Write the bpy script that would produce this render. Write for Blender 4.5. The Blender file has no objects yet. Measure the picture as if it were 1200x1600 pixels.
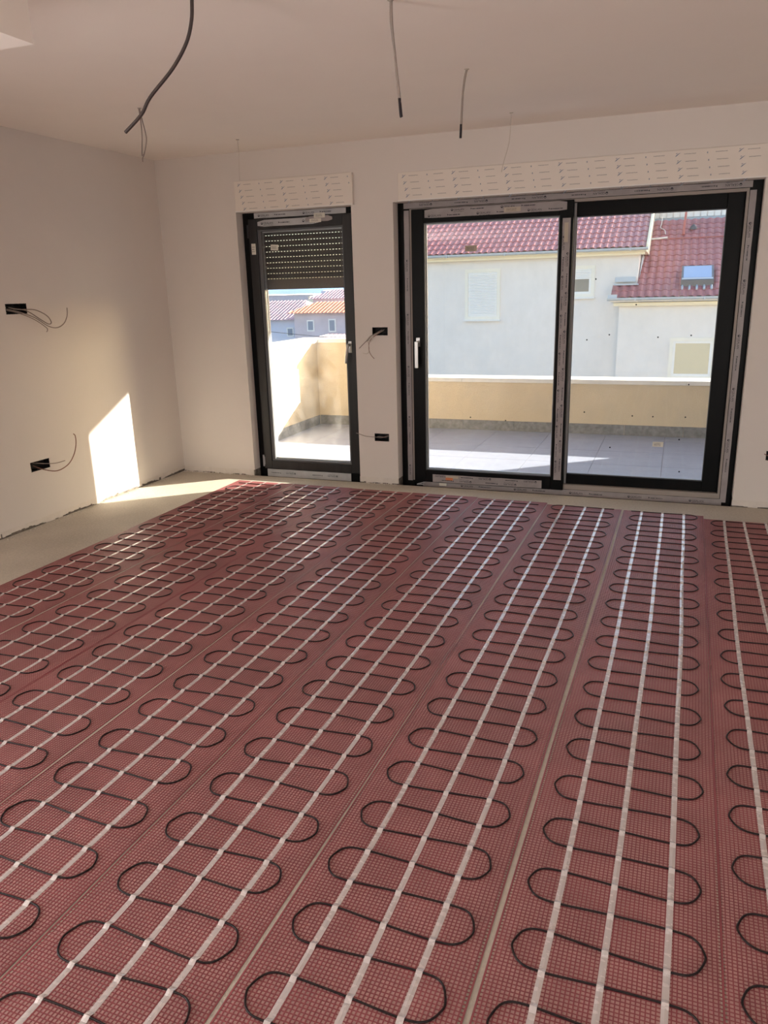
import bpy, math, random
from mathutils import Vector, Matrix
random.seed(7)
S = bpy.context.scene
COL = S.collection

# ------------------------------------------------------------------ camera
def look(yaw, pitch, roll):
    ca, sa, cb, sb, cc, sc = math.cos(yaw), math.sin(yaw), math.cos(pitch), math.sin(pitch), math.cos(roll), math.sin(roll)
    f = Vector((-sa*cb, ca*cb, sb)); r = Vector((ca, sa, 0)); u = r.cross(f)
    r2 = r*cc + u*sc; u2 = -r*sc + u*cc
    return Matrix((r2, u2, -f)).transposed()
cam_d = bpy.data.cameras.new('camera')
cam_d.sensor_fit = 'VERTICAL'; cam_d.sensor_height = 36; cam_d.lens = 1204.07*36/1600
cam_d.clip_start = 0.05; cam_d.clip_end = 2000
cam = bpy.data.objects.new('camera', cam_d); COL.objects.link(cam)
cam.matrix_world = Matrix.Translation((4.11141, -5.77610, 1.54613)) @ look(0.36152457, -0.28193935, -0.02646426).to_4x4()
S.camera = cam
# ------------------------------------------------------------------ sky, sun, added fill, exposure
SUN_DIR = Vector((1.20, 1.0, 0.50)).normalized()      # towards the sun
W = bpy.data.worlds.new('sky'); S.world = W; W.use_nodes = True
nt = W.node_tree; nt.nodes.clear()
sky = nt.nodes.new('ShaderNodeTexSky'); sky.sky_type = 'NISHITA'; sky.sun_disc = False
sky.sun_elevation = math.asin(SUN_DIR.z); sky.sun_rotation = math.atan2(SUN_DIR.x, SUN_DIR.y)
sky.air_density = 1.0; sky.dust_density = 2.0; sky.ozone_density = 1.0
SKY_STRENGTH = 0.55
bg = nt.nodes.new('ShaderNodeBackground'); bg.inputs['Strength'].default_value = SKY_STRENGTH
out = nt.nodes.new('ShaderNodeOutputWorld')
nt.links.new(sky.outputs[0], bg.inputs[0]); nt.links.new(bg.outputs[0], out.inputs[0])
sd = bpy.data.lights.new('sun', 'SUN'); sd.energy = 24.0; sd.angle = math.radians(0.53); sd.color = (1.0, 0.92, 0.76)
so = bpy.data.objects.new('sun', sd); COL.objects.link(so); so.location = (30, 24, 14)
so.rotation_euler = (-SUN_DIR).to_track_quat('-Z', 'Y').to_euler()
# added area lamps at unseen openings, brightening the dim interior
def fill_lamp(name, size, size_y, energy, loc, rot, col):
    l = bpy.data.lights.new(name, 'AREA'); l.shape = 'RECTANGLE'; l.size = size; l.size_y = size_y; l.energy = energy; l.color = col
    o = bpy.data.objects.new(name, l); COL.objects.link(o); o.location = loc; o.rotation_euler = rot
fill_lamp('rear_fill_lamp', 1.5, 1.7, 70, (5.74, -9.10, 1.15), (math.radians(124), 0, math.radians(12)), (1.0, 0.97, 0.95))
fill_lamp('side_fill_lamp', 1.4, 1.3, 160, (-.45, -5.90, 1.10), (math.radians(132), 0, math.radians(-90)), (1.0, 0.97, 0.95))
S.view_settings.view_transform = 'Standard'; S.view_settings.look = 'None'
S.view_settings.gamma = 1; S.view_settings.use_curve_mapping = False; S.view_settings.exposure = 0.0
S.cycles.max_bounces = 12; S.cycles.diffuse_bounces = 8; S.cycles.transparent_max_bounces = 16
S.cycles.sample_clamp_indirect = 10; S.cycles.use_denoising = True

# ------------------------------------------------------------------ materials
def mat(name, col, rough=0.8, spec=0.3, metal=0.0, var=0.0, vscale=4.0, bump=0.0, bscale=60.0, stretch=(1,1,1), coat=0.0, col2=None, alpha=1.0):
    m = bpy.data.materials.new(name); m.use_nodes = True
    t = m.node_tree; b = t.nodes['Principled BSDF']
    b.inputs['Base Color'].default_value = (*col, 1); b.inputs['Roughness'].default_value = rough
    b.inputs['Specular IOR Level'].default_value = spec; b.inputs['Metallic'].default_value = metal
    b.inputs['Coat Weight'].default_value = coat; b.inputs['Alpha'].default_value = alpha
    tc = t.nodes.new('ShaderNodeTexCoord'); mp = t.nodes.new('ShaderNodeMapping'); mp.inputs['Scale'].default_value = stretch
    t.links.new(tc.outputs['Object'], mp.inputs['Vector'])
    if var > 0 or col2:
        n = t.nodes.new('ShaderNodeTexNoise'); n.inputs['Scale'].default_value = vscale; n.inputs['Detail'].default_value = 6; n.inputs['Roughness'].default_value = 0.6
        t.links.new(mp.outputs[0], n.inputs['Vector'])
        r = t.nodes.new('ShaderNodeValToRGB')
        r.color_ramp.elements[0].position = 0.32; r.color_ramp.elements[1].position = 0.68
        c2 = col2 or tuple(min(1, c*(1+var)) for c in col); c1 = col if col2 else tuple(c*(1-var) for c in col)
        r.color_ramp.elements[0].color = (*c1, 1); r.color_ramp.elements[1].color = (*c2, 1)
        t.links.new(n.outputs['Fac'], r.inputs[0]); t.links.new(r.outputs[0], b.inputs['Base Color'])
    if bump > 0:
        n2 = t.nodes.new('ShaderNodeTexNoise'); n2.inputs['Scale'].default_value = bscale; n2.inputs['Detail'].default_value = 4
        t.links.new(mp.outputs[0], n2.inputs['Vector'])
        bp = t.nodes.new('ShaderNodeBump'); bp.inputs['Strength'].default_value = bump; bp.inputs['Distance'].default_value = 0.01
        t.links.new(n2.outputs['Fac'], bp.inputs['Height']); t.links.new(bp.outputs[0], b.inputs['Normal'])
    return m

PLASTER = mat('smooth_wall_plaster', (0.73, 0.685, 0.645), 0.9, 0.2, var=0.02, vscale=1.2, bump=0.05, bscale=9)
CEILM = mat('ceiling_plaster', (0.90, 0.84, 0.78), 0.9, 0.2, var=0.02, vscale=1.0, bump=0.05, bscale=7)
FOOT = mat('rough_footing', (0.17, 0.15, 0.13), 0.95, 0.1, var=0.5, vscale=18, bump=0.6, bscale=50)
EDGE = mat('broken_plaster_edge', (0.71, 0.66, 0.61), 0.95, 0.1, var=0.06, vscale=14, bump=0.4, bscale=45)
FILLER = mat('grey_filler_patch', (0.50, 0.46, 0.40), 0.95, 0.1, var=0.2, vscale=10, bump=0.4, bscale=40)
NETM = mat('red_glassfibre_net', (0.25, 0.058, 0.066), 0.45, 0.5, var=0.22, vscale=2.3)
BLEED_TINT = mat('pink_bleed_tint', (0.44, 0.27, 0.25), 0.9, 0.15, var=0.16, vscale=5, bump=0.2, bscale=150)  # pink in place of colour bleeding from the red strands
CABLEM = mat('dark_cable_sheath', (0.012, 0.005, 0.005), 0.45, 0.35)
GREYCABLE = mat('grey_cable_sheath', (0.30, 0.25, 0.22), 0.5, 0.4)
CONDUIT = mat('dark_conduit', (0.060, 0.045, 0.042), 0.45, 0.4)
WHITEWIRE = mat('white_wire', (0.62, 0.56, 0.50), 0.5, 0.4)
COPPER = mat('brown_wire', (0.24, 0.11, 0.08), 0.4, 0.4)
BLACKTAPE = mat('black_insulating_tape', (0.02, 0.015, 0.02), 0.4)
BOXBLACK = mat('black_box_plastic', (0.006, 0.006, 0.007), 0.6, 0.3)
ANTH = mat('anthracite_frame', (0.0035, 0.0036, 0.004), 0.40, 0.14, var=0.25, vscale=25, stretch=(1,1,.08))
ANTHS = mat('anthracite_dusty_frame', (0.018, 0.018, 0.019), 0.42, 0.45, var=0.5, vscale=12, stretch=(1,1,.1))
SEAL = mat('pale_gasket_strip', (0.34, 0.30, 0.27), 0.6, 0.3)
BEAD = mat('grey_glazing_bead', (0.10, 0.105, 0.115), 0.35, 0.5)
SPACER = mat('aluminium_spacer_bar', (0.45, 0.47, 0.50), 0.4, 0.5, metal=0.6)
FILMM = mat('grey_protective_film', (0.33, 0.30, 0.30), 0.38, 0.45, var=0.12, vscale=9, bump=0.25, bscale=18, stretch=(1,1,1))
FILMB = mat('bluish_protective_film', (0.50, 0.51, 0.53), 0.38, 0.45, var=0.12, vscale=9, bump=0.3, bscale=18)
PRINT = mat('dark_film_print', (0.035, 0.035, 0.05), 0.6)
PRINTB = mat('blue_grey_box_print', (0.36, 0.34, 0.33), 0.6)
PRINTC = mat('blue_logo_print', (0.27, 0.31, 0.37), 0.6)
BOXF = mat('white_shutter_box_film', (0.80, 0.74, 0.67), 0.5, 0.4, var=0.02, vscale=3, bump=0.1, bscale=4)
PAPER = mat('paper_label', (0.72, 0.70, 0.62), 0.7)
PAPERT = mat('beige_paper_label', (0.50, 0.44, 0.36), 0.7)
ORANGE = mat('orange_print', (0.65, 0.22, 0.10), 0.6)
CHROME = mat('brushed_chrome_handle', (0.48, 0.47, 0.46), 0.32, 0.5, metal=0.9)
SLATM = mat('dark_grey_aluminium_slat', (0.058, 0.055, 0.050), 0.5, 0.4, var=0.15, vscale=8)
ENDBAR = mat('shutter_end_bar', (0.13, 0.115, 0.10), 0.5, 0.4)
RAIL = mat('grey_guide_rail', (0.34, 0.34, 0.35), 0.4, 0.5)
RENDERY = mat('yellow_facade_render', (0.73, 0.61, 0.44), 0.95, 0.1, var=0.04, vscale=3, bump=0.4, bscale=90)
COPING = mat('pale_stone_coping', (0.80, 0.78, 0.75), 0.6, 0.3, var=0.04, vscale=9, bump=0.1)
TILEG = mat('grey_porcelain_tile', (0.34, 0.365, 0.46), 0.45, 0.4, var=0.05, vscale=7)
GROUT = mat('tile_grout', (0.28, 0.27, 0.27), 0.9)
SKIRT = mat('grey_skirting_tile', (0.25, 0.25, 0.25), 0.6, 0.3, var=0.25, vscale=22)
SLABM = mat('white_soffit_render', (0.72, 0.70, 0.66), 0.9)
HWALL = mat('white_house_render', (0.80, 0.75, 0.71), 0.95, 0.1, var=0.03, vscale=1.5, bump=0.2, bscale=30)
HCREAM = mat('cream_fascia', (0.88, 0.78, 0.58), 0.8)
GUTTER = mat('pale_metal_gutter', (0.50, 0.54, 0.58), 0.45, 0.5)
WFRAME = mat('white_window_frame', (0.85, 0.83, 0.80), 0.5)
WSURR = mat('cream_window_surround', (0.85, 0.80, 0.70), 0.8)
WGLASS = mat('house_window_glass', (0.48, 0.45, 0.34), 0.15, 0.6)
WGLASSD = mat('house_window_dark_glass', (0.22, 0.22, 0.20), 0.15, 0.6)
SKYGL = mat('skylight_glass', (0.30, 0.42, 0.62), 0.08, 0.9)
TERRA = mat('red_clay_tile', (0.50, 0.17, 0.15), 0.36, 0.6, var=0.25, vscale=2.4)
TERRA2 = mat('mauve_clay_tile', (0.40, 0.15, 0.15), 0.5, 0.4, var=0.22, vscale=2.0)
ORROOF = mat('orange_roof_tile', (0.80, 0.36, 0.22), 0.7, var=0.15, vscale=6)
FARWALL = mat('far_house_render', (0.66, 0.67, 0.78), 0.9)  # far walls, roofs and windows lightened to carry the distance haze
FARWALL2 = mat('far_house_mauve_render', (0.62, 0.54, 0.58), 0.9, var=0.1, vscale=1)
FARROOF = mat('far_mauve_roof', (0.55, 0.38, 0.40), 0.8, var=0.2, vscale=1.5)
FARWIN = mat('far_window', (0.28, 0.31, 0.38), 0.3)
HILLM = mat('far_blue_hill', (0.30, 0.42, 0.60), 1.0, 0.0)  # distance haze is mixed into this blue
GROUNDM = mat('town_ground', (0.30, 0.29, 0.28), 1.0, 0.0, var=0.2, vscale=0.2)
REDTUBE = mat('red_tube', (0.48, 0.15, 0.12), 0.5)
WHITEPIPE = mat('white_plastic_pipe', (0.85, 0.82, 0.78), 0.4)

def screed_material():
    m = mat('pale_cement_screed', (0.46, 0.41, 0.33), 0.93, 0.15, bump=0.35, bscale=120)
    t = m.node_tree; b = t.nodes['Principled BSDF']
    tc = t.nodes.new('ShaderNodeTexCoord')
    n1 = t.nodes.new('ShaderNodeTexNoise'); n1.inputs['Scale'].default_value = 1.6; n1.inputs['Detail'].default_value = 8
    n2 = t.nodes.new('ShaderNodeTexNoise'); n2.inputs['Scale'].default_value = 70; n2.inputs['Detail'].default_value = 3
    mx = t.nodes.new('ShaderNodeMix'); mx.data_type = 'FLOAT'; mx.inputs[0].default_value = 0.4
    r = t.nodes.new('ShaderNodeValToRGB'); r.color_ramp.elements[0].position = 0.3; r.color_ramp.elements[1].position = 0.72
    r.color_ramp.elements[0].color = (0.40, 0.36, 0.305, 1); r.color_ramp.elements[1].color = (0.63, 0.575, 0.49, 1)
    t.links.new(tc.outputs['Object'], n1.inputs['Vector']); t.links.new(tc.outputs['Object'], n2.inputs['Vector'])
    t.links.new(n1.outputs['Fac'], mx.inputs[2]); t.links.new(n2.outputs['Fac'], mx.inputs[3])
    t.links.new(mx.outputs[0], r.inputs[0]); t.links.new(r.outputs[0], b.inputs['Base Color'])
    return m
SCREED = screed_material()

def tape_material():
    m = mat('foil_backed_tape', (0.72, 0.65, 0.63), 0.3, 0.8, metal=0.10, coat=0.6)
    m.node_tree.nodes['Principled BSDF'].inputs['Coat Roughness'].default_value = 0.16
    t = m.node_tree; b = t.nodes['Principled BSDF']
    tc = t.nodes.new('ShaderNodeTexCoord'); mp = t.nodes.new('ShaderNodeMapping'); mp.inputs['Scale'].default_value = (30, 55, 30)
    n = t.nodes.new('ShaderNodeTexNoise'); n.inputs['Scale'].default_value = 1; n.inputs['Detail'].default_value = 3
    t.links.new(tc.outputs['Object'], mp.inputs[0]); t.links.new(mp.outputs[0], n.inputs['Vector'])
    r = t.nodes.new('ShaderNodeValToRGB'); r.color_ramp.elements[0].color = (.16, .16, .16, 1); r.color_ramp.elements[1].color = (.36, .36, .36, 1)
    t.links.new(n.outputs['Fac'], r.inputs[0]); t.links.new(r.outputs[0], b.inputs['Roughness'])
    bp = t.nodes.new('ShaderNodeBump'); bp.inputs['Strength'].default_value = 0.25; bp.inputs['Distance'].default_value = 0.003
    t.links.new(n.outputs['Fac'], bp.inputs['Height']); t.links.new(bp.outputs[0], b.inputs['Normal'])
    b.inputs['Alpha'].default_value = 0.86
    return m
TAPEM = tape_material()

def glass_material(name, dirt, streak_x=None):
    m = bpy.data.materials.new(name); m.use_nodes = True; t = m.node_tree; t.nodes.clear()
    o = t.nodes.new('ShaderNodeOutputMaterial'); tr = t.nodes.new('ShaderNodeBsdfTransparent'); tr.inputs[0].default_value = (0.95, 0.96, 0.96, 1)
    gl = t.nodes.new('ShaderNodeBsdfGlossy'); gl.inputs['Roughness'].default_value = 0.02
    # reflectance that rises towards grazing angles, the same for both faces of the pane
    ge = t.nodes.new('ShaderNodeNewGeometry'); dt = t.nodes.new('ShaderNodeVectorMath'); dt.operation = 'DOT_PRODUCT'
    t.links.new(ge.outputs['Incoming'], dt.inputs[0]); t.links.new(ge.outputs['Normal'], dt.inputs[1])
    def mth(op, a, b=None):
        q = t.nodes.new('ShaderNodeMath'); q.operation = op
        t.links.new(a, q.inputs[0]) if not isinstance(a, (int, float)) else setattr(q.inputs[0], 'default_value', a)
        if b is not None: t.links.new(b, q.inputs[1]) if not isinstance(b, (int, float)) else setattr(q.inputs[1], 'default_value', b)
        return q.outputs[0]
    fres = mth('ADD', mth('MULTIPLY', mth('POWER', mth('SUBTRACT', 1.0, mth('ABSOLUTE', dt.outputs['Value'])), 5.0), 0.9), 0.04)
    m1 = t.nodes.new('ShaderNodeMixShader')
    t.links.new(fres, m1.inputs[0]); t.links.new(tr.outputs[0], m1.inputs[1]); t.links.new(gl.outputs[0], m1.inputs[2])
    tl = t.nodes.new('ShaderNodeBsdfTranslucent'); tl.inputs[0].default_value = (0.95, 0.92, 0.88, 1)
    m2 = t.nodes.new('ShaderNodeMixShader')
    tc = t.nodes.new('ShaderNodeTexCoord'); mp = t.nodes.new('ShaderNodeMapping'); mp.inputs['Scale'].default_value = (1, 1, 0.55)
    n = t.nodes.new('ShaderNodeTexNoise'); n.inputs['Scale'].default_value = 7; n.inputs['Detail'].default_value = 10; n.inputs['Roughness'].default_value = 0.7
    t.links.new(tc.outputs['Object'], mp.inputs[0]); t.links.new(mp.outputs[0], n.inputs['Vector'])
    r = t.nodes.new('ShaderNodeMapRange'); r.inputs[1].default_value = 0.42; r.inputs[2].default_value = 0.8
    r.inputs[3].default_value = dirt*0.1; r.inputs[4].default_value = dirt*3.2
    t.links.new(n.outputs['Fac'], r.inputs[0]); t.links.new(r.outputs[0], m2.inputs[0])
    t.links.new(m1.outputs[0], m2.inputs[1]); t.links.new(tl.outputs[0], m2.inputs[2]); t.links.new(m2.outputs[0], o.inputs[0])
    return m
GLASS1 = glass_material('dusty_door_glass', 0.016)
GLASS2 = glass_material('slightly_dusty_glass', 0.014)

# ------------------------------------------------------------------ mesh helpers
class MB:
    def __init__(s): s.v = []; s.f = []; s.m = []
    def add(s, vs, fs, mi=0):
        o = len(s.v); s.v += [tuple(v) for v in vs]; s.f += [tuple(i+o for i in f) for f in fs]; s.m += [mi]*len(fs); return s
    def box(s, x0, y0, z0, x1, y1, z1, mi=0):
        return s.add([(x0,y0,z0),(x1,y0,z0),(x1,y1,z0),(x0,y1,z0),(x0,y0,z1),(x1,y0,z1),(x1,y1,z1),(x0,y1,z1)],
                     [(0,3,2,1),(4,5,6,7),(0,1,5,4),(1,2,6,5),(2,3,7,6),(3,0,4,7)], mi)
    def prism(s, poly, axis, a, b, mi=0):
        """extrude a 2-D polygon along an axis ('x','y','z') from a to b"""
        def P(p, q):
            return {'x': (q, p[0], p[1]), 'y': (p[0], q, p[1]), 'z': (p[0], p[1], q)}[axis]
        n = len(poly); vs = [P(p, a) for p in poly]+[P(p, b) for p in poly]
        fs = [tuple(range(n)), tuple(range(2*n-1, n-1, -1))]+[(i, i+n, (i+1) % n+n, (i+1) % n) for i in range(n)]
        return s.add(vs, fs, mi)
    def tube(s, pts, r, n=6, mi=0, caps=True):
        pts = [Vector(p) for p in pts]; rings = []; up = Vector((0, 0, 1)); last = None
        for i, p in enumerate(pts):
            t = (pts[min(i+1, len(pts)-1)]-pts[max(i-1, 0)]).normalized()
            if last is None:
                a = t.cross(up)
                if a.length < .05: a = t.cross(Vector((1, 0, 0)))
                a.normalize()
            else:
                a = (last - t*last.dot(t)).normalized()
            last = a; b = t.cross(a)
            rr = r[i] if isinstance(r, (list, tuple)) else r
            rings.append([p+a*rr*math.cos(2*math.pi*k/n)+b*rr*math.sin(2*math.pi*k/n) for k in range(n)])
        vs = [v for R in rings for v in R]; fs = []
        for i in range(len(pts)-1):
            for k in range(n):
                fs.append((i*n+k, i*n+(k+1) % n, (i+1)*n+(k+1) % n, (i+1)*n+k))
        if caps:
            fs.append(tuple(range(n-1, -1, -1))); fs.append(tuple((len(pts)-1)*n+k for k in range(n)))
        return s.add(vs, fs, mi)
    def build(s, name, mats, parent=None, smooth=False, bevel=0, loc=None):
        me = bpy.data.meshes.new(name); me.from_pydata(s.v, [], s.f)
        for m in (mats if isinstance(mats, (list, tuple)) else [mats]): me.materials.append(m)
        if any(s.m): me.polygons.foreach_set('material_index', s.m)
        if smooth: me.polygons.foreach_set('use_smooth', [True]*len(s.f))
        me.update(); return link(name, me, parent, bevel, loc)
def link(name, me, parent=None, bevel=0, loc=None):
    o = bpy.data.objects.new(name, me); COL.objects.link(o)
    if parent: o.parent = parent
    if loc: o.location = loc
    if bevel:
        b = o.modifiers.new('bevel', 'BEVEL'); b.width = bevel; b.segments = 2; b.limit_method = 'ANGLE'
    return o
def tag(o, label=None, cat=None, group=None, kind=None):
    if label: o['label'] = label
    if cat: o['category'] = cat
    if group: o['group'] = group
    if kind: o['kind'] = kind
    return o
def empty(name, loc=(0, 0, 0)):
    o = bpy.data.objects.new(name, None); COL.objects.link(o); o.location = loc; o.empty_display_size = .05; return o
def spline(pts, n=6):
    pts = [Vector(p) for p in pts]; P = [pts[0]]+pts+[pts[-1]]; res = []
    for i in range(1, len(P)-2):
        a, b, c, d = P[i-1], P[i], P[i+1], P[i+2]
        for k in range(n):
            t = k/n
            res.append(0.5*((2*b)+(c-a)*t+(2*a-5*b+4*c-d)*t*t+(3*b-a-3*c+d)*t**3))
    res.append(pts[-1]); return res
_tc = {}
def text_mesh(s, size):
    """flat outline lettering as vertices and triangles in a local u, v plane"""
    if (s, size) in _tc: return _tc[(s, size)]
    cu = bpy.data.curves.new('letters', 'FONT'); cu.body = s; cu.size = size; cu.resolution_u = 2
    o = bpy.data.objects.new('letters', cu); COL.objects.link(o)
    dg = bpy.context.evaluated_depsgraph_get(); me = bpy.data.meshes.new_from_object(o.evaluated_get(dg))
    v = [(a.co.x, a.co.y) for a in me.vertices]; f = [tuple(p.vertices) for p in me.polygons]
    bpy.data.objects.remove(o); bpy.data.curves.remove(cu); bpy.data.meshes.remove(me)
    w = max(p[0] for p in v); _tc[(s, size)] = (v, f, w); return v, f, w

# ================================================================== ROOM SHELL
H = 2.6; TH = 0.18
X_R = 6.6; Y_B = -8.6
def grid_wall(mb, u0, u1, w0, w1, holes, place):
    """solid rectangle u x w with rectangular holes, filled with boxes by place(u0,u1,w0,w1)"""
    us = sorted({u0, u1, *[h[0] for h in holes], *[h[1] for h in holes]}); us = [u for u in us if u0 <= u <= u1]
    for a, b in zip(us, us[1:]):
        c = (a+b)/2; cuts = sorted([(max(h[2], w0), min(h[3], w1)) for h in holes if h[0] < c < h[1]]); z = w0
        for lo, hi in cuts:
            if lo > z: place(a, b, z, lo)
            z = max(z, hi)
        if z < w1: place(a, b, z, w1)
D1 = (0.727, 1.725, -0.03, 2.160)      # door_1 opening x0 x1 z0 z1
D2 = (2.062, 4.566, -0.03, 2.160)
SOCK_B = [(1.870, 1.998, 1.196, 1.258), (1.864, 1.988, 0.356, 0.419), (4.745, 4.870, 0.345, 0.410)]
SOCK_L = [(-1.754, -1.575, 1.446, 1.513), (-1.751, -1.577, 0.385, 0.452)]

fl = MB(); fl.box(-0.15, Y_B, -0.2, X_R, 0.0, 0.0)
floor = tag(fl.build('floor', SCREED), 'pale cement screed floor under the red heating mats', 'floor', kind='structure')
sill = MB(); sill.box(-.2, 0.0, -0.2, X_R, TH, -0.03); sill.build('door_threshold', SCREED, floor)
wb = MB()
# plaster wall starts above a thin footing joint
grid_wall(wb, -0.2, X_R+.2, 0.05, H, [D1, D2]+SOCK_B, lambda a, b, c, d: wb.box(a, 0, c, b, TH, d))
wall_back = tag(wb.build('wall_back', PLASTER), 'plastered wall holding the two dark framed glazed doors', 'wall', kind='structure')
wl = MB(); grid_wall(wl, Y_B, 0.0, 0.05, H, SOCK_L+[(-6.7, -5.1, .3, 2.2)], lambda a, b, c, d: wl.box(-0.2, a, c, 0, b, d))  # last hole is an unseen opening added for the side fill lamp
wall_left = wl.build('wall_left', PLASTER); wall_left.rotation_euler = (0, 0, -0.008)
tag(wall_left, 'long bare plastered side wall with the bright sun patch', 'wall', kind='structure')
wr = MB(); grid_wall(wr, Y_B, 0, 0, H, [], lambda a, b, c, d: wr.box(X_R, a, c, X_R+.2, b, d)); tag(wr.build('wall_right', PLASTER), 'plastered wall outside the picture on the right-hand side', 'wall', kind='structure')
wq = MB(); grid_wall(wq, -0.2, X_R+.2, 0, H, [(4.94, 6.54, .25, 2.2)], lambda a, b, c, d: wq.box(a, Y_B-.2, c, b, Y_B, d))  # unseen opening added for the rear fill lamp
tag(wq.build('wall_rear', PLASTER), 'plastered wall behind the photographer with an added opening for fill light', 'wall', kind='structure')
ce = MB(); ce.box(-.2, Y_B-.2, H, X_R+.2, TH, H+.2)
ceiling = tag(ce.build('ceiling', CEILM), 'smooth plastered ceiling with dangling lamp cables', 'ceiling', kind='structure')
bk = MB(); bk.box(0.01, -8.6, 2.3, 2.178, -3.62, H-.0005)
tag(bk.build('ceiling_bulkhead', CEILM), 'boxed plaster bulkhead dropping from ceiling at top left corner', 'bulkhead', kind='structure')

# ragged plaster bottoms and dark footing joint
def ragged(name, parent, a, b, axis, seed, openings=(), off=0.0, hmin=.004, hmax=.022):
    rnd = random.Random(seed); foot = MB(); edge = MB(); t = a; n = 0
    segs = []
    while t < b:
        st = rnd.uniform(.012, .035); segs.append((t, min(b, t+st))); t += st
    prev = rnd.uniform(hmin, hmax)
    for s0, s1 in segs:
        c = (s0+s1)/2
        if any(o[0]-.001 < c < o[1]+.001 for o in openings): continue
        h = prev = max(hmin, min(hmax, prev+rnd.uniform(-.009, .009)))
        if rnd.random() < .06: h = hmax*rnd.uniform(1.1, 1.7)
        if axis == 'x': edge.box(s0, 0.0+rnd.uniform(0, .001), h, s1, .02, .0502)
        else: edge.box(-.02, s0, h, -rnd.uniform(0, .001), s1, .0502)
    if axis == 'x':
        grid_wall(foot, a, b, 0, .05, [(o[0], o[1], -.1, .06) for o in openings], lambda p, q, r_, s_: foot.box(p-(.2 if p == 0 else 0), .008, -.03, q, TH, s_))
    else: foot.box(-.2, a, -.03, -.008, b, .05)
    e = edge.build('plaster_edge', EDGE, parent); f = foot.build('footing', FOOT, parent)
    tag(e, kind='stuff'); return e
ragged('back', wall_back, 0, X_R, 'x', 3, [D1[:2], D2[:2]], hmin=.0, hmax=.008)
ragged('left', wall_left, Y_B, 0, 'y', 4, hmin=.002, hmax=.022)
cr = MB(); rnd = random.Random(5)
for i in range(420):
    side = rnd.random()
    if side < .6: x, y = abs(rnd.gauss(0, .014))+.002, -rnd.random()**1.2*4.6
    else: x, y = rnd.choice([rnd.uniform(0, .7), rnd.uniform(0, .25), rnd.uniform(1.74, 2.05)]), -abs(rnd.gauss(0, .012))-.003
    s = rnd.uniform(.0015, .005)
    cr.tube([(x, y, 0), (x+s*.3, y, s*.9), (x, y+s*.3, s*1.5)], [s, s*.9, s*.3], 5)
tag(cr.build('plaster_crumbs', EDGE), 'loose crumbs of plaster along the foot of the walls', 'crumbs', kind='stuff')

# ================================================================== JUNCTION BOXES AND WALL CABLES
def socket(x0, x1, z0, z1, label, wires, wall='back'):
    r = empty('junction_box', ((x0+x1)/2, 0, z0) if wall == 'back' else (0, (x0+x1)/2, z0))
    m = MB()
    L = lambda u, d, z: (u, d, z) if wall == 'back' else (-d+.008*u, u, z)
    def bx(a0, a1, d0, d1, c0, c1):
        p, q = L(a0, d0, c0), L(a1, d1, c1)
        m.box(min(p[0], q[0]), min(p[1], q[1]), c0, max(p[0], q[0]), max(p[1], q[1]), c1)
    t = .003
    bx(x0, x1, .045, .05, z0, z1); bx(x0, x1, -.001, .05, z0, z0+t); bx(x0, x1, -.001, .05, z1-t, z1)
    bx(x0, x0+t, -.001, .05, z0, z1); bx(x1-t, x1, -.001, .05, z0, z1)
    for k in (1, 2):
        c = x0+(x1-x0)*k/3; bx(c-.002, c+.002, .004, .045, z0, z0+.012); bx(c-.002, c+.002, .004, .045, z1-.012, z1)
    o = m.build('box_shell', BOXBLACK, r); o.matrix_parent_inverse = Matrix.Translation(-r.location)
    # ragged rim of cut plaster
    rim = MB(); rnd = random.Random(x0)
    for k in range(26):
        e = k % 4; s = rnd.uniform(.0015, .004)
        if e < 2: u = rnd.uniform(x0, x1); z = z0-s*.3 if e == 0 else z1+s*.3
        else: u = x0-s*.3 if e == 2 else x1+s*.3; z = rnd.uniform(z0, z1)
        p = L(u, 0, z); q = L(u+rnd.uniform(-.002, .002), -.0016, z)
        rim.tube([p, q], [s, s*.5], 6)
    o = tag(rim.build('plaster_rim', EDGE, r), kind='stuff'); o.matrix_parent_inverse = Matrix.Translation(-r.location)
    for pts, rad, mt in wires:
        w = MB(); w.tube(spline([L(*p) for p in pts], 6), rad, 6)
        o = w.build('wire', mt, r, smooth=True); o.matrix_parent_inverse = Matrix.Translation(-r.location)
    tag(r, label, 'junction box')
# u along the wall, d depth (negative = into the room), z height
b0 = SOCK_B[0]
socket(*b0, 'black flush wiring box with grey wires hanging out between the two doors, upper one', [
    ([(1.96, .03, 1.24), (1.93, -.01, 1.225), (1.885, -.045, 1.20), (1.85, -.06, 1.165), (1.81, -.06, 1.13), (1.775, -.05, 1.10)], .0028, GREYCABLE),
    ([(1.94, .03, 1.235), (1.91, -.02, 1.215), (1.86, -.05, 1.185), (1.848, -.055, 1.15), (1.875, -.055, 1.155), (1.895, -.03, 1.20), (1.92, .02, 1.22)], .003, WHITEWIRE),
    ([(1.955, .03, 1.232), (1.90, -.03, 1.20), (1.855, -.05, 1.16), (1.86, -.05, 1.10), (1.85, -.045, 1.07), (1.83, -.04, 1.058), (1.80, -.04, 1.062)], .0022, WHITEWIRE),
    ([(1.95, .03, 1.23), (1.895, -.03, 1.19), (1.862, -.05, 1.15), (1.856, -.05, 1.09), (1.87, -.045, 1.05), (1.895, -.04, 1.02)], .0022, COPPER)])
b1 = SOCK_B[1]
socket(*b1, 'black flush wiring box low on the pier between the doors', [
    ([(1.97, .03, .40), (1.93, .0, .388), (1.88, -.02, .392), (1.80, -.03, .398), (1.74, -.04, .418), (1.72, -.045, .424)], .0028, GREYCABLE),
    ([(1.975, .03, .395), (1.95, .015, .388), (1.90, .01, .392), (1.875, .03, .385)], .003, GREYCABLE)])
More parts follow.
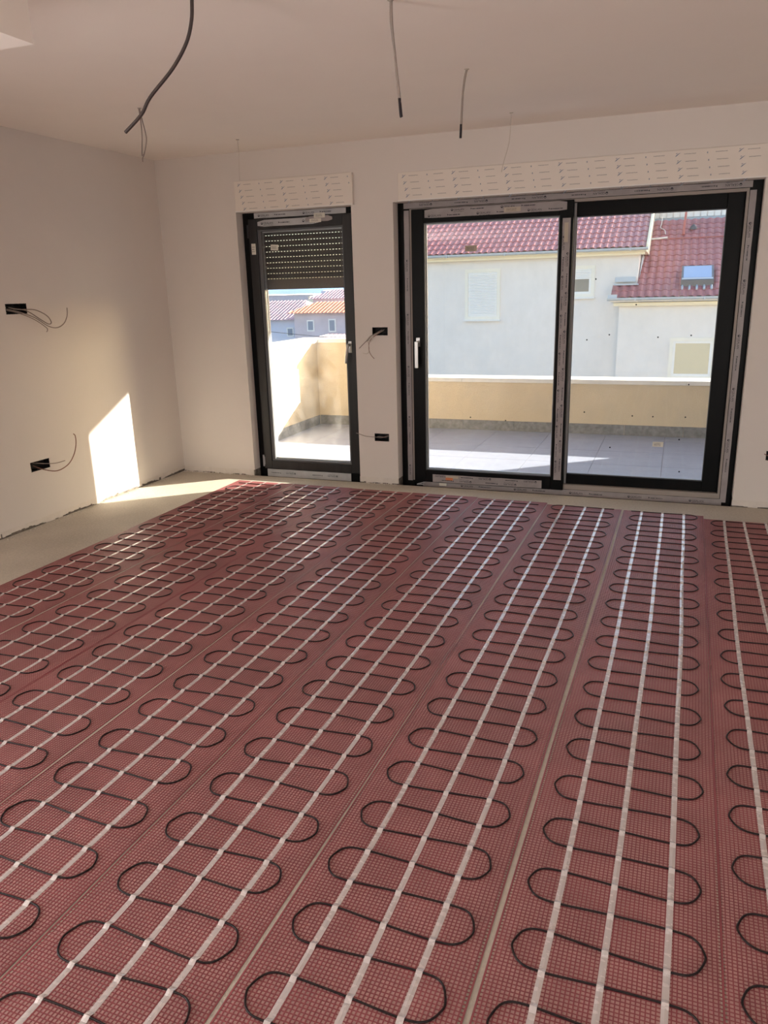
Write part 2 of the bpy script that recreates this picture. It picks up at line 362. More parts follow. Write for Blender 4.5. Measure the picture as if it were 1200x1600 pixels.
l0 = SOCK_L[0]
socket(*l0, 'black flush wiring box with looped cables, upper one on the side wall', [
    ([(-1.70, .03, 1.49), (-1.64, .0, 1.475), (-1.56, -.05, 1.47), (-1.49, -.08, 1.43), (-1.455, -.08, 1.385), (-1.475, -.075, 1.372), (-1.52, -.06, 1.40), (-1.60, -.02, 1.465), (-1.66, .03, 1.48)], .0036, GREYCABLE),
    ([(-1.72, .03, 1.48), (-1.66, -.01, 1.46), (-1.58, -.06, 1.42), (-1.50, -.09, 1.36), (-1.43, -.10, 1.345), (-1.36, -.10, 1.37), (-1.32, -.10, 1.42), (-1.31, -.10, 1.475)], .0036, GREYCABLE),
    ([(-1.73, .03, 1.475), (-1.67, -.01, 1.455), (-1.58, -.05, 1.41), (-1.50, -.07, 1.352), (-1.49, -.07, 1.33), (-1.50, -.07, 1.322)], .003, GREYCABLE)], wall='left')
l1 = SOCK_L[1]
socket(*l1, 'black flush wiring box with one curved brown cable, low on the side wall', [
    ([(-1.70, .03, .42), (-1.66, -.02, .388), (-1.58, -.06, .362), (-1.50, -.09, .39), (-1.44, -.10, .45), (-1.405, -.10, .52), (-1.40, -.10, .58), (-1.415, -.10, .60)], .0034, COPPER),
    ([(-1.70, .03, .44), (-1.64, -.01, .425), (-1.57, -.05, .415), (-1.50, -.07, .42)], .003, GREYCABLE)], wall='left')
socket(4.745, 4.87, .345, .41, 'flush wiring box with a brown wire at the picture edge beside wide door', [
    ([(4.80, .03, .38), (4.77, -.02, .378), (4.75, -.03, .385), (4.73, -.03, .395)], .003, COPPER)])

# ================================================================== CEILING CABLES
def ceiling_cable(paths, label, rose=True, loc=None):
    r = empty('ceiling_cable', loc); inv = Matrix.Translation(-Vector(loc))
    for nm, pts, rad, mt in paths:
        m = MB(); m.tube(spline(pts, 6), rad, 8); o = m.build(nm, mt, r, smooth=True); o.matrix_parent_inverse = inv
    if rose:
        m = MB(); x, y, z = loc
        m.tube([(x, y, H-.003), (x, y, H)], [.010, .014], 8); o = m.build('ceiling_hole_patch', FILLER, r); o.matrix_parent_inverse = inv
    tag(r, label, 'cable')
ceiling_cable([('wire', [(1.055, -1.572, 2.6), (1.064, -1.572, 2.544), (1.079, -1.572, 2.47), (1.080, -1.572, 2.42), (1.056, -1.572, 2.355), (1.040, -1.572, 2.33), (1.039, -1.572, 2.31)], .0035, GREYCABLE),
               ('wire', [(1.052, -1.575, 2.6), (1.057, -1.575, 2.53), (1.055, -1.575, 2.45), (1.045, -1.575, 2.38), (1.042, -1.575, 2.345), (1.052, -1.572, 2.352)], .0035, GREYCABLE)],
              'grey looped cable hanging from ceiling near the room corner', loc=(1.055, -1.572, 2.6))
ceiling_cable([('wire', [(1.052, -.456, 2.6), (1.056, -.456, 2.5), (1.050, -.456, 2.42), (1.044, -.45, 2.33)], .002, WHITEWIRE)],
              'thin pale wire hanging from ceiling above the narrow door', loc=(1.052, -.456, 2.6))
ceiling_cable([('wire', [(2.995, -2.609, 2.6), (2.995, -2.609, 2.52), (3.005, -2.60, 2.42), (3.02, -2.60, 2.245)], .0042, GREYCABLE),
               ('wire', [(2.999, -2.609, 2.6), (3.000, -2.609, 2.52), (3.006, -2.60, 2.42), (3.025, -2.60, 2.245)], .0042, GREYCABLE),
               ('taped_end', [(3.021, -2.60, 2.262), (3.026, -2.60, 2.205), (3.028, -2.60, 2.195)], .0065, BLACKTAPE)],
              'grey twin cable hanging from ceiling with black taped end, nearest of the taped pair', loc=(2.996, -2.609, 2.6))
ceiling_cable([('wire', [(3.016, -1.534, 2.6), (3.005, -1.534, 2.56), (2.995, -1.534, 2.48), (2.985, -1.53, 2.335)], .0042, GREYCABLE),
               ('wire', [(3.020, -1.534, 2.6), (3.009, -1.534, 2.56), (2.997, -1.534, 2.48), (2.989, -1.53, 2.335)], .0042, GREYCABLE),
               ('taped_end', [(2.987, -1.53, 2.35), (2.985, -1.53, 2.30), (2.984, -1.53, 2.285)], .0065, BLACKTAPE)],
              'shorter grey cable with black taped end hanging in front of the wide door', loc=(3.017, -1.534, 2.6))
ceiling_cable([('wire', [(3.02, -.411, 2.6), (3.015, -.411, 2.50), (3.005, -.405, 2.42), (2.975, -.39, 2.33), (2.955, -.38, 2.26)], .0022, WHITEWIRE)],
              'thin white wire hanging from ceiling above the wide shutter box', loc=(3.02, -.411, 2.6))
ceiling_cable([('wire', [(2.372, -3.0, 2.6), (2.368, -3.0, 2.571), (2.359, -3.0, 2.507), (2.329, -3.0, 2.438), (2.26, -3.0, 2.361), (2.148, -3.0, 2.275), (2.099, -3.0, 2.219), (2.016, -3.0, 2.163)], .0068, CONDUIT)],
              'thick dark conduit curving down from the ceiling, the heaviest hanging cable', loc=(2.372, -3.0, 2.6))

# ================================================================== GLAZED DOORS
def frame_ring(mb, x0, x1, z0, z1, w, y0, y1, wb_=None, wt=None):
    wb_ = w if wb_ is None else wb_; wt = w if wt is None else wt
    mb.box(x0, y0, z0, x0+w, y1, z1); mb.box(x1-w, y0, z0, x1, y1, z1)
    mb.box(x0+w, y0, z0, x1-w, y1, z0+wb_); mb.box(x0+w, y0, z1-wt, x1-w, y1, z1)
def logo(mb, place, r):
    n = 16
    for k in range(n):
        if k in (13, 14): continue
        a, b = 2*math.pi*k/n, 2*math.pi*(k+1)/n
        mb.add([place(r*math.cos(a)+r, r*math.sin(a)), place(r*math.cos(b)+r, r*math.sin(b)), place(r*.7*math.cos(b)+r, r*.7*math.sin(b)), place(r*.7*math.cos(a)+r, r*.7*math.sin(a))], [(0, 1, 2, 3)])
    vs = [place(r+r*.95*math.cos(math.pi+math.pi*k/8), r*.95*math.sin(math.pi+math.pi*k/8)) for k in range(9)]
    mb.add(vs, [tuple(range(9))])
def letters(mb, place, s, size):
    v, f, w = text_mesh(s, size); mb.add([place(a, b) for a, b in v], f); return w
def smallprint(mb, place, L, h, seed):
    rnd = random.Random(seed); u = 0
    while u < L:
        w = rnd.uniform(.002, .006); mb.add([place(u, 0), place(min(L, u+w), 0), place(min(L, u+w), h), place(u, h)], [(0, 1, 2, 3)]); u += w+rnd.choice([.0015, .0015, .004])
def film(parent, x0, x1, z0, z1, y, vertical=False, flip=False, rows=1, seed=0, mt=None, size=.021, start=.05, period=.41, ragged_end=0.0, inv=None):
    """strip of printed protective film stuck on the frame, wavy edges"""
    rnd = random.Random(seed); mb = MB(); L = (z1-z0) if vertical else (x1-x0); W = (x1-x0) if vertical else (z1-z0)
    n = max(6, int(L/.06)); th = .0012; top = []; bot = []
    for k in range(n+1):
        u = L*k/n; a = rnd.uniform(0, .002); b = rnd.uniform(0, .002); d = rnd.uniform(0, .0008)
        if ragged_end and (k == 0 or k == n): a += ragged_end; b += ragged_end*.6
        top.append((u, W-a, d)); bot.append((u, b, d))
    def P(u, w, d):
        return (x0+w, y-th-d, z0+u) if vertical else (x0+u, y-th-d, z0+w)
    vs = []
    for (u, w, d), (u2, w2, d2) in zip(bot, top): vs += [P(u, w, d), P(u2, w2, d), P(u, w, -th), P(u2, w2, -th)]
    fs = []
    for k in range(n):
        a = 4*k; b = a+4; fs += [(a, b, b+1, a+1), (a, a+2, b+2, b), (a+1, b+1, b+3, a+3)]
    fs += [(0, 1, 3, 2), (4*n, 4*n+2, 4*n+3, 4*n+1)]
    mb.add(vs, fs); f = mb.build('protective_film', mt or FILMM, parent)
    pr = MB(); yy = y-th-.0014
    for r in range(rows):
        wmid = W*(r+.5)/rows - size*.36
        u = start+r*period*.45+rnd.uniform(0, .03); k = 0
        while u < L-.12:
            if vertical:    # reads downwards
                pl = lambda a, b, u=u, wmid=wmid: (x0+wmid+b, yy, z1-u-a)
            elif flip:
                pl = lambda a, b, u=u, wmid=wmid: (x1-u-a, yy, z0+W-wmid-b)
            else:
                pl = lambda a, b, u=u, wmid=wmid: (x0+u+a, yy, z0+wmid+b)
            rr = size*.42
            logo(pr, lambda a, b: pl(a, b+rr*.8), rr)
            w = letters(pr, lambda a, b: pl(a+rr*2.3, b), 'GEALAN', size)
            smallprint(pr, lambda a, b: pl(a+rr*2.3, b-size*.42), w, size*.12, seed+k)
            s = rr*2.3+w+.05
            if u+s+.11 < L:
                g = size*.30
                pr.add([pl(s, size*.1), pl(s+g*1.6, size*.1+g), pl(s, size*.1+2*g)], [(0, 1, 2)])
                smallprint(pr, lambda a, b: pl(s+g*2+a, b+size*.14), .085, size*.34, seed+k+9)
            u += period; k += 1
    if pr.v: tag(pr.build('printed_lettering', PRINT, f), kind='stuff')
    return f
def dot(parent, x, z, y):
    m = MB(); m.tube([(x, y, z), (x, y-.0025, z)], [.0055, .005], 10); m.build('glass_spacer_dot', BOXBLACK, parent)
def label_sheet(parent, x0, x1, z0, z1, y, mt=PAPER, marks=True, tilt=0.0, seed=1):
    c = Vector(((x0+x1)/2, 0, (z0+z1)/2)); ca, sa = math.cos(tilt), math.sin(tilt)
    def P(u, w, yy): dx, dz = u-c.x, w-c.z; return (c.x+dx*ca-dz*sa, yy, c.z+dx*sa+dz*ca)
    m = MB(); vs = [P(x0, z0, y), P(x1, z0, y), P(x1, z1, y), P(x0, z1, y)]; vs += [P(x0, z0, y-.0008), P(x1, z0, y-.001), P(x1, z1, y-.0008), P(x0, z1, y-.0015)]
    m.add(vs, [(4, 5, 6, 7), (0, 1, 5, 4), (1, 2, 6, 5), (2, 3, 7, 6), (3, 0, 4, 7), (3, 2, 1, 0)]); o = m.build('paper_sticker', mt, parent)
    if marks:
        p = MB(); w, h = x1-x0, z1-z0
        for k in range(3):
            smallprint(p, lambda a, b: P(x0+w*.15+a, z0+h*(.25+.2*k)+b, y-.0018), w*.6, h*.07, seed+k)
        tag(p.build('printed_lines', PRINT, o), kind='stuff')
    return o

# ---------------- door_1: the narrow balcony door
d1 = empty('door_1', (1.22, .10, -.03)); tag(d1, 'narrow dark framed glazed balcony door with its shutter half down', 'door', kind='structure')
d1inv = Matrix.Translation(-d1.location)
def under(o, inv): o.matrix_parent_inverse = inv; return o
m = MB(); frame_ring(m, .727, 1.716, -.028, 2.160, .058, .10, .175, wb_=.08, wt=.052); fr1 = under(m.build('door_frame', ANTH, d1, bevel=.003), d1inv)
m = MB(); frame_ring(m, .781, 1.686, .050, 2.112, .074, .086, .16, wb_=.072, wt=.082)
sash1 = under(m.build('sash', ANTHS, d1, bevel=.004), d1inv)
m = MB(); frame_ring(m, .855, 1.612, .122, 2.030, .014, .098, .13); m.box(.869, .098, .136, .886, .122, 2.016); m.build('glazing_bead', BEAD, sash1, bevel=.002)
m = MB(); frame_ring(m, .869, 1.598, .136, 2.016, .010, .128, .146); m.build('spacer_bar', SPACER, sash1)
m = MB(); m.box(.862, .122, .129, 1.605, .128, 2.023); m.build('glass_pane', GLASS1, sash1)
for z in (2.02, .12):
    m = MB(); m.tube([(.778, .082, z-.05), (.778, .082, z+.05)], .008, 10); m.box(.774, .082, z-.035, .79, .09, z+.035); m.build('hinge', ANTHS if z > 1 else SPACER, sash1, smooth=False)
label_sheet(sash1, .800, .838, 1.84, 1.925, .0855, PAPER, seed=3)
label_sheet(sash1, .957, 1.025, 1.868, 1.912, .1215, PAPER, tilt=-.06, seed=5)
m = MB(); m.box(.905, .1205, 1.868, .957, .1215, 1.912)
film(sash1, .870, 1.42, 2.050, 2.102, .0855, seed=31, mt=FILMB, size=.023, start=.02, period=.37, ragged_end=.014)
film(sash1, 1.30, 1.53, 2.066, 2.108, .0835, seed=32, mt=FILMM, size=.02, start=.3, period=.5, ragged_end=.012)
label_sheet(sash1, 1.335, 1.435, 2.060, 2.088, .082, PAPER, seed=8)
label_sheet(sash1, 1.375, 1.47, 2.092, 2.128, .081, PAPER, seed=9)
film(fr1, .835, 1.64, 2.116, 2.158, .0995, seed=33, mt=FILMB, size=.021, start=.03, period=.40)
film(fr1, .800, 1.60, -.024, .045, .0995, seed=34, mt=FILMB, size=.02, start=.10, period=.40, flip=True)
m = MB(); m.box(1.628, .078, 1.055, 1.656, .088, 1.145); m.tube(spline([(1.642, .078, 1.118), (1.642, .040, 1.118), (1.640, .034, 1.112), (1.630, .033, 1.05), (1.617, .036, .975)], 4), [.011]*8+[.010]*9, 10)
m.build('handle', CHROME, sash1, smooth=False, bevel=.002)

# ---------------- door_2: the wide sliding door
d2 = empty('door_2', (3.3, .10, -.03)); tag(d2, 'wide dark framed two panel sliding door onto the terrace', 'door', kind='structure')
inv2 = Matrix.Translation(-d2.location)
m = MB(); frame_ring(m, 2.064, 4.562, -.028, 2.160, .098, .10, .20, wb_=.058, wt=.050); fr2 = under(m.build('door_frame', ANTH, d2, bevel=.003), inv2)
m = MB(); frame_ring(m, 2.158, 4.484, .026, 2.114, .016, .097, .14, wb_=.036, wt=.020); under(m.build('gasket_strip', SEAL, d2), inv2)
m = MB(); frame_ring(m, 2.176, 3.372, .020, 2.108, .095, .078, .135, wb_=.100, wt=.098)
sa = under(m.build('sliding_sash', ANTH, d2, bevel=.004), inv2)
m = MB(); frame_ring(m, 2.269, 3.282, .116, 2.014, .010, .088, .118); m.build('glazing_bead', BEAD, sa, bevel=.002)
m = MB(); frame_ring(m, 2.279, 3.272, .126, 2.004, .007, .116, .13); m.build('spacer_bar', SPACER, sa)
m = MB(); m.box(2.274, .110, .121, 3.277, .116, 2.009); m.build('glass_pane', GLASS2, sa)
m = MB(); frame_ring(m, 3.274, 4.472, .060, 2.098, .112, .135, .19, wb_=.078, wt=.098)
sb_ = under(m.build('fixed_sash', ANTH, d2, bevel=.004), inv2)
m = MB(); m.box(3.366, .1340, .064, 3.386, .150, 2.090); m.build('interlock_strip', RAIL, sb_)
m = MB(); frame_ring(m, 3.382, 4.364, .136, 2.002, .008, .146, .17); m.build('glazing_bead', BEAD, sb_, bevel=.002)
m = MB(); m.box(3.384, .160, .140, 4.362, .166, 1.998); m.build('glass_pane', GLASS2, sb_)
film(sa, 2.283, 3.325, 2.040, 2.106, .0775, rows=2, seed=41, start=.01, period=.37, ragged_end=.008)
film(sa, 2.330, 3.21, .024, .088, .0775, rows=2, seed=42, start=.03, period=.36, flip=True)
film(sa, 3.298, 3.356, .10, 1.99, .0775, vertical=True, rows=2, seed=43, start=.10, period=.27, size=.020)
film(fr2, 2.112, 4.50, 2.117, 2.158, .0995, seed=44, start=.06, period=.42, flip=True)
film(fr2, 2.24, 4.50, -.024, .024, .0995, seed=45, start=.30, period=.43)
film(fr2, 2.112, 2.154, .02, 2.105, .0995, vertical=True, seed=46, start=.35, period=.40, size=.018)
film(fr2, 4.487, 4.528, .0, 2.10, .0995, vertical=True, seed=47, start=.18, period=.36, size=.020)
label_sheet(sa, 2.88, 3.0, 2.052, 2.084, .0745, PAPERT, seed=11)
label_sheet(sa, 2.44, 2.50, .045, .066, .0745, ORANGE, marks=False, seed=12)
label_sheet(sa, 2.44, 2.545, .060, .082, .0752, PAPERT, marks=False, seed=13)
label_sheet(sa, 3.312, 3.34, 1.83, 1.96, .0745, PAPERT, marks=False, seed=14)
label_sheet(sa, 2.585, 2.675, 1.795, 1.838, .1095, PAPERT, seed=15)
label_sheet(sb_, 4.00, 4.075, .375, .412, .1595, PAPER, seed=16)
label_sheet(fr2, 2.38, 2.44, -.010, .012, .0965, PAPER, marks=False, seed=17)
m = MB(); m.box(2.208, .064, 1.105, 2.238, .078, 1.172)
m.tube(spline([(2.223, .066, 1.14), (2.223, .04, 1.14), (2.221, .032, 1.132)], 4), .010, 10)
m.box(2.208, .024, .945, 2.233, .040, 1.145); m.build('handle', CHROME, sa, bevel=.003)
for x, z in [(2.634, 0.557), (2.913, 0.541)]: dot(sa, x, z, .110)
for x, z in [(3.499, 0.616), (3.845, 0.598), (3.989, 0.597), (4.211, 0.6), (3.699, 0.355), (4.181, 0.435), (4.199, 0.196), (3.493, 1.148), (3.65, 1.184), (3.985, 1.165), (4.204, 1.177), (4.215, 0.834), (3.823, 1.392), (3.536, 1.574)]: dot(sb_, x, z, .160)
# little foil clip left on the sill of the wide door
m = MB(); m.box(2.205, .045, .000, 2.262, .058, .006); m.tube([(2.21, .05, .004), (2.245, .05, .016), (2.275, .045, .022)], [.006, .005, .002], 6)
tag(m.build('metal_clip', SPACER), 'small silver clip lying below the corner of wide sliding door', 'clip')

# ---------------- shutter boxes above the doors
def shutter_box(x0, x1, z0, z1, label, seed):
    r = empty('roller_shutter_box', ((x0+x1)/2, 0, z0)); inv = Matrix.Translation(-r.location)
    m = MB(); m.box(x0, -.030, z0, x1, -.0005, z1); under(m.build('cover_board', BOXF, r, bevel=.003), inv)
    m = MB(); m.box(x0, -.034, z0-.004, x1, -.0005, z0+.004); under(m.build('bottom_edge_profile', WFRAME, r, bevel=.001), inv)
    a, b = MB(), MB(); y = -.0306; rnd = random.Random(seed)
    def q(mb, u, w, du, dw, sk=0): mb.add([(u, y, w), (u+du, y, w+sk), (u+du, y, w+sk+dw), (u, y, w+dw)], [(0, 1, 2, 3)])
    rows = 5
    for r_ in range(rows):
        z = z1-.028-r_*.0445; u = x0+.03+r_*.010
        k = 0
        while u < x1-.03:
            if k % 2 == 0:     # swoosh mark
                if u+.03 < x1:
                    b.add([(u, y, z-.012), (u+.010, y, z-.008), (u+.020, y, z+.001), (u+.034, y, z+.012), (u+.020, y, z+.007), (u+.008, y, z)], [(0, 1, 2, 3, 4, 5)])
                    b.add([(u+.006, y, z+.005), (u+.016, y, z+.009), (u+.012, y, z+.011), (u+.004, y, z+.009)], [(0, 1, 2, 3)])
            else:
                q(b, u+.004, z-.004, .006, .010, 0)
            if u+.16 < x1-.01:
                t = u+.055
                while t < u+.12:
                    w = rnd.uniform(.003, .007); q(a, t, z+rnd.uniform(-.0005, .0005), w, .0042); t += w+.0015
            u += .187; k += 1
    if a.v: tag(under(a.build('small_print', PRINTB, r), inv), kind='stuff')
    tag(under(b.build('logo_print', PRINTC, r), inv), kind='stuff')
    tag(r, label, 'shutter box')
shutter_box(.745, 1.752, 2.163, 2.385, 'printed white roller shutter box over the narrow balcony door', 1)
shutter_box(2.114, 4.576, 2.163, 2.355, 'long printed white roller shutter box over the wide sliding door', 2)

# ---------------- roller shutter outside door_1
sh = empty('roller_shutter', (1.24, .20, 1.56)); inv = Matrix.Translation(-sh.location)
tag(sh, 'dark grey roller shutter half lowered outside the narrow door', 'shutter')
ys = .186; x0, x1 = .862, 1.612; pitch = .0425; ztop = 1.562+.088
def slat_mesh():
    mb = MB(); prof = [(0, .0), (.0025, .008), (.004, .019), (.0025, .031), (0, .0388)]
    for k in range(4):
        (d0, a0), (d1_, a1) = prof[k], prof[k+1]
        mb.add([(x0, ys-d0, a0), (x1, ys-d0, a0), (x1, ys-d1_, a1), (x0, ys-d1_, a1)], [(0, 1, 2, 3)])
    mb.add([(x0, ys+.006, 0), (x1, ys+.006, 0), (x1, ys+.006, .0388), (x0, ys+.006, .0388)], [(3, 2, 1, 0)])
    mb.add([(x0, ys, 0), (x1, ys, 0), (x1, ys+.006, 0), (x0, ys+.006, 0)], [(0, 3, 2, 1)])
    mb.add([(x0, ys, .0388), (x1, ys, .0388), (x1, ys+.006, .0388), (x0, ys+.006, .0388)], [(0, 1, 2, 3)])
    u = x0; hole = .0125; per = .0272
    while u < x1:      # webs between the ventilation slots
        e = min(x1, u+per-hole); mb.box(u, ys+.001, .0388, e, ys+.004, pitch); u += per
    return mb
sm = slat_mesh()
first = under(sm.build('shutter_slat', SLATM, sh), inv); first.location = (0, 0, ztop)
for k in range(1, 13):
    o = first.copy(); COL.objects.link(o); o.parent = sh; o.matrix_parent_inverse = inv; o.location = (0, 0, ztop+k*pitch)
    if k > 8: break
m = MB(); m.box(x0, ys-.004, ztop+9.9*pitch, x1, ys+.004, 2.16); under(m.build('upper_slats', SLATM, sh), inv)
m = MB(); m.box(x0, ys-.003, 1.562, x1, ys+.008, ztop-.0037); u = x0
while u < x1: m.box(u, ys+.001, ztop-.0038, min(x1, u+.0147), ys+.004, ztop); u += .0272
under(m.build('end_bar', ENDBAR, sh, bevel=.001), inv)
m = MB()
for a, b in ((.846, .868), (1.610, 1.632)): m.box(a, .176, -.03, b, .200, 2.16)
under(m.build('guide_rail', RAIL, sh), inv)

# ================================================================== HEATING MATS
PER = 0.2225; TH_M = 0.013; YN = -6.35; HW = 0.2585
# centre (at y = 0), far end, phase of the right-hand loops, name
MATS = [(0.947, -.200, .45, 'red heating mat farthest to the side wall, edging the bare screed strip'),
        (1.480, -.205, .39, 'second red heating mat counted from the bare screed strip'),
        (1.990, -.215, .925, 'third red heating mat from the screed strip, ending right of narrow door'),
        (2.520, -.220, .32, 'red heating mat ending under the handle side of wide door'),
        (3.048, -.240, .83, 'red heating mat ending below the middle of the sliding pane'),
        (3.578, -.290, .895, 'red heating mat ending below the central mullion, between two pale gaps'),
        (4.115, -.300, .33, 'red heating mat with brightest foil tapes, just past the widest pale gap'),
        (4.632, -.380, .36, 'red heating mat along the picture edge, next to the brightest taped one'),
        (5.150, -.375, .86, 'red heating mat beyond the picture edge, last of the row')]
def net_mesh(ye, seed):
    rnd = random.Random(seed); mb = MB(); w = .0029; h = .0014; w2 = .0025
    L = ye-YN; px = .0107; py = .0108; n = int(2*HW/px)
    ph = rnd.uniform(0, 6); amp = .0022
    wob = lambda y: amp*math.sin(y*1.9+ph)+.0010*math.sin(y*5.3+ph*2)
    seg = 12
    for i in range(n+1):          # lengthwise strands
        x = -HW+2*HW*i/n; ww = w*(1.6 if i in (0, n) else 1); vs = []; fs = []
        for k in range(seg+1):
            y = YN+L*k/seg; xo = x+wob(y)
            vs += [(xo-ww/2, y, 0), (xo-ww/2, y, h), (xo+ww/2, y, h), (xo+ww/2, y, 0)]
        for k in range(seg):
            a = 4*k; b = a+4; fs += [(a, b, b+1, a+1), (a+1, b+1, b+2, a+2), (a+2, b+2, b+3, a+3)]
        mb.add(vs, fs)
    m_ = int(L/py)
    for j in range(m_+1):         # cross strands
        y = YN+L*j/m_; xo = wob(y); s = .004*math.sin(y*2.1+ph); d = .002*math.sin(y*3.7)
        vs = []; fs = []
        for k in range(4):
            x = -HW+2*HW*k/3; yy = y+s*(x/HW)+d*(1 if k in (1, 2) else 0); yy = min(yy, ye+.001)
            vs += [(x+xo, yy-w2/2, 0), (x+xo, yy-w2/2, h*.85), (x+xo, yy+w2/2, h*.85), (x+xo, yy+w2/2, 0)]
        for k in range(3):
            a = 4*k; b = a+4; fs += [(a, a+1, b+1, b), (a+1, a+2, b+2, b+1), (a+2, a+3, b+3, b+2)]
        mb.add(vs, fs)
    return mb
CR = .0027; ZC = .0014+CR
for i, (c0, ye, ph, lab) in enumerate(MATS):
    rnd = random.Random(100+i)
    root = empty('heating_mat', (c0, 0, .0005+.0009*(i % 2))); root.rotation_euler = (0, 0, -TH_M)
    tag(root, lab, 'heating mat', 'red underfloor heating mats')
    tag(net_mesh(ye, i).build('glassfibre_net', NETM, root), kind='stuff')
    bkm = MB(); bkm.box(-HW+.006, YN, -.0003, HW-.006, ye-.002, .0003); bkm.build('added_tint_sheet', BLEED_TINT, root)  # added sheet, its pink imitates red bleeding between the net strands
    # serpentine cable, local coordinates (x across, y along)
    kmax = math.floor((ye-.055)/PER-ph)
    lobes = []
    y = (kmax+ph)*PER; side = 1
    if y+PER/2 < ye-.06: lobes.append((-1, y+PER/2))
    while y > YN+.06:
        lobes.append((1, y)); lobes.append((-1, y-PER/2)); y -= PER
    pts = []; a0 = .2175
    sd0 = lobes[0][0]
    pts.append((-sd0*.21, lobes[0][1]+.056, ZC)); pts.append((0, lobes[0][1]+.056, ZC))
    passes = [lobes[0][1]+.056]
    for sd_, ly in lobes:
        a = a0+rnd.uniform(-.007, .006); ly += rnd.uniform(-.005, .005); r = .0625+rnd.uniform(-.002, .003); sk = rnd.uniform(-.004, .004)
        pts += [(sd_*(a-.075), ly+r-.002, ZC), (sd_*(a-.024), ly+r*.80, ZC), (sd_*(a-.002), ly+sk+.012, ZC), (sd_*(a-.003), ly+sk-.016, ZC), (sd_*(a-.028), ly-r*.84, ZC), (sd_*(a-.08), ly-r, ZC),
                (0, ly-PER/4+rnd.uniform(-.002, .002), ZC)]
        passes.append(ly-PER/4)
    sp = spline(pts, 4); cb = MB(); cb.tube(sp, CR, 6); cb.build('heating_cable', CABLEM, root, smooth=True)
    # foil tapes that bulge over every cable pass
    cross = []
    for off in (-.135, .004+rnd.uniform(-.006, .006), .139):
        hits = []
        for p, q in zip(sp, sp[1:]):
            if (p.x-off)*(q.x-off) <= 0 and p.x != q.x: hits.append(p.y+(q.y-p.y)*(off-p.x)/(q.x-p.x))
        ys_ = {YN, ye+.004}
        for hy in hits: ys_ |= {hy-.013, hy-.006, hy-.0025, hy, hy+.0025, hy+.006, hy+.013}
        yy = YN
        while yy < ye: ys_.add(yy); yy += .05
        ys_ = sorted(v for v in ys_ if YN <= v <= ye+.004); mb = MB(); vs = []; fs = []; p1 = rnd.uniform(0, 6)
        for v in ys_:
            d = min([abs(v-hy) for hy in hits] or [1]); z = .0018+(.0056*max(0, 1-d/.012)**.8 if d < .012 else 0)
            x = off+.004*math.sin(v*1.3+p1)+.0015*math.sin(v*4.1+p1)
            if i == 7: x -= .018*max(0, v+2.2)/2 if off > 0 else 0
            w = .0082; k = rnd.uniform(-.0006, .0006)
            vs += [(x-w, v, z-.0004), (x, v, z+.0003+k), (x+w, v, z-.0004)]
        n = len(ys_)
        for k in range(n-1): a = 3*k; fs += [(a, a+1, a+4, a+3), (a+1, a+2, a+5, a+4)]
        mb.add(vs, fs); mb.build('foil_tape', TAPEM, root, smooth=False)

# ================================================================== TERRACE
ZT = -0.05; YP = 2.885
tf = MB(); tf.box(-.2, TH, -.3, 9.5, YP+.02, ZT-.006)
ter = tag(tf.build('terrace_floor', GROUT), 'grey tiled terrace floor outside, half in sun', 'floor', kind='structure')
TW = .60; tm = None
xs0 = 4.07-7*(TW+.004)
for i in range(-0, 15):
    for j in range(5):
        x = xs0+(i)*(TW+.004); y = TH+.003+j*(TW+.004); y1 = min(y+TW, YP-.002); xa, xb = max(x, .03), min(x+TW, 9.4)
        if xb-xa < .03 or y1-y < .03: continue
        m = MB(); m.box(xa, y, ZT-.0075, xb, y1, ZT); o = m.build('tile', TILEG, ter)
# parapets
def parapet(name, x0, x1, y0, y1, zt, label, cop=(.03, .03, 0, 0), skirt=None):
    m = MB(); m.box(x0, y0, -4.2, x1, y1, zt-.045); p = m.build(name, RENDERY)
    tag(p, label, 'parapet', kind='structure')
    L = []
    ax = 'x' if x1-x0 > y1-y0 else 'y'; a, b = (x0, x1) if ax == 'x' else (y0, y1); t = a
    while t < b-.01:
        e = min(b, t+1.2)
        if b-e < .2: e = b
        m = MB()
        if ax == 'x': m.box(t+(0 if t > a else -cop[2]), y0-cop[0], zt-.045, e-.002+(cop[3] if e >= b else 0), y1+cop[1], zt)
        else: m.box(x0-cop[0], t, zt-.045, x1+cop[1], e-.002, zt)
        m.build('coping_slab', COPING, p, bevel=.003); t = e
    if skirt:
        t = skirt[0]
        while t < skirt[1]-.02:
            e = min(skirt[1], t+.60); m = MB()
            if ax == 'x': m.box(t, y0-.010, ZT, e-.003, y0+.001, ZT+.112)
            else: m.box(x1-.001, t, ZT, x1+.010, e-.003, ZT+.112)
            m.build('skirting_tile', SKIRT, p); t = e
    return p
parapet('parapet', .64, 5.37, YP, YP+.25, .545, 'low yellow terrace parapet with pale coping beyond the sliding door', skirt=(.65, 5.37))
parapet('parapet', .02, .638, YP, YP+.25, .985, 'tall yellow parapet corner pier facing the narrow balcony door', cop=(.03, .03, 0, .025), skirt=(.032, .64))
parapet('parapet', 5.372, 9.5, YP, YP+.25, 2.86, 'tall yellow terrace wall hidden past the wide door', cop=(.0, .03, .0, 0), skirt=(5.38, 9.3))
parapet('parapet', -.23, .018, TH+.25, YP+.25, .985, 'yellow side parapet running out from the narrow door', cop=(.03, .032, 0, 0), skirt=(TH+.26, YP-.012))
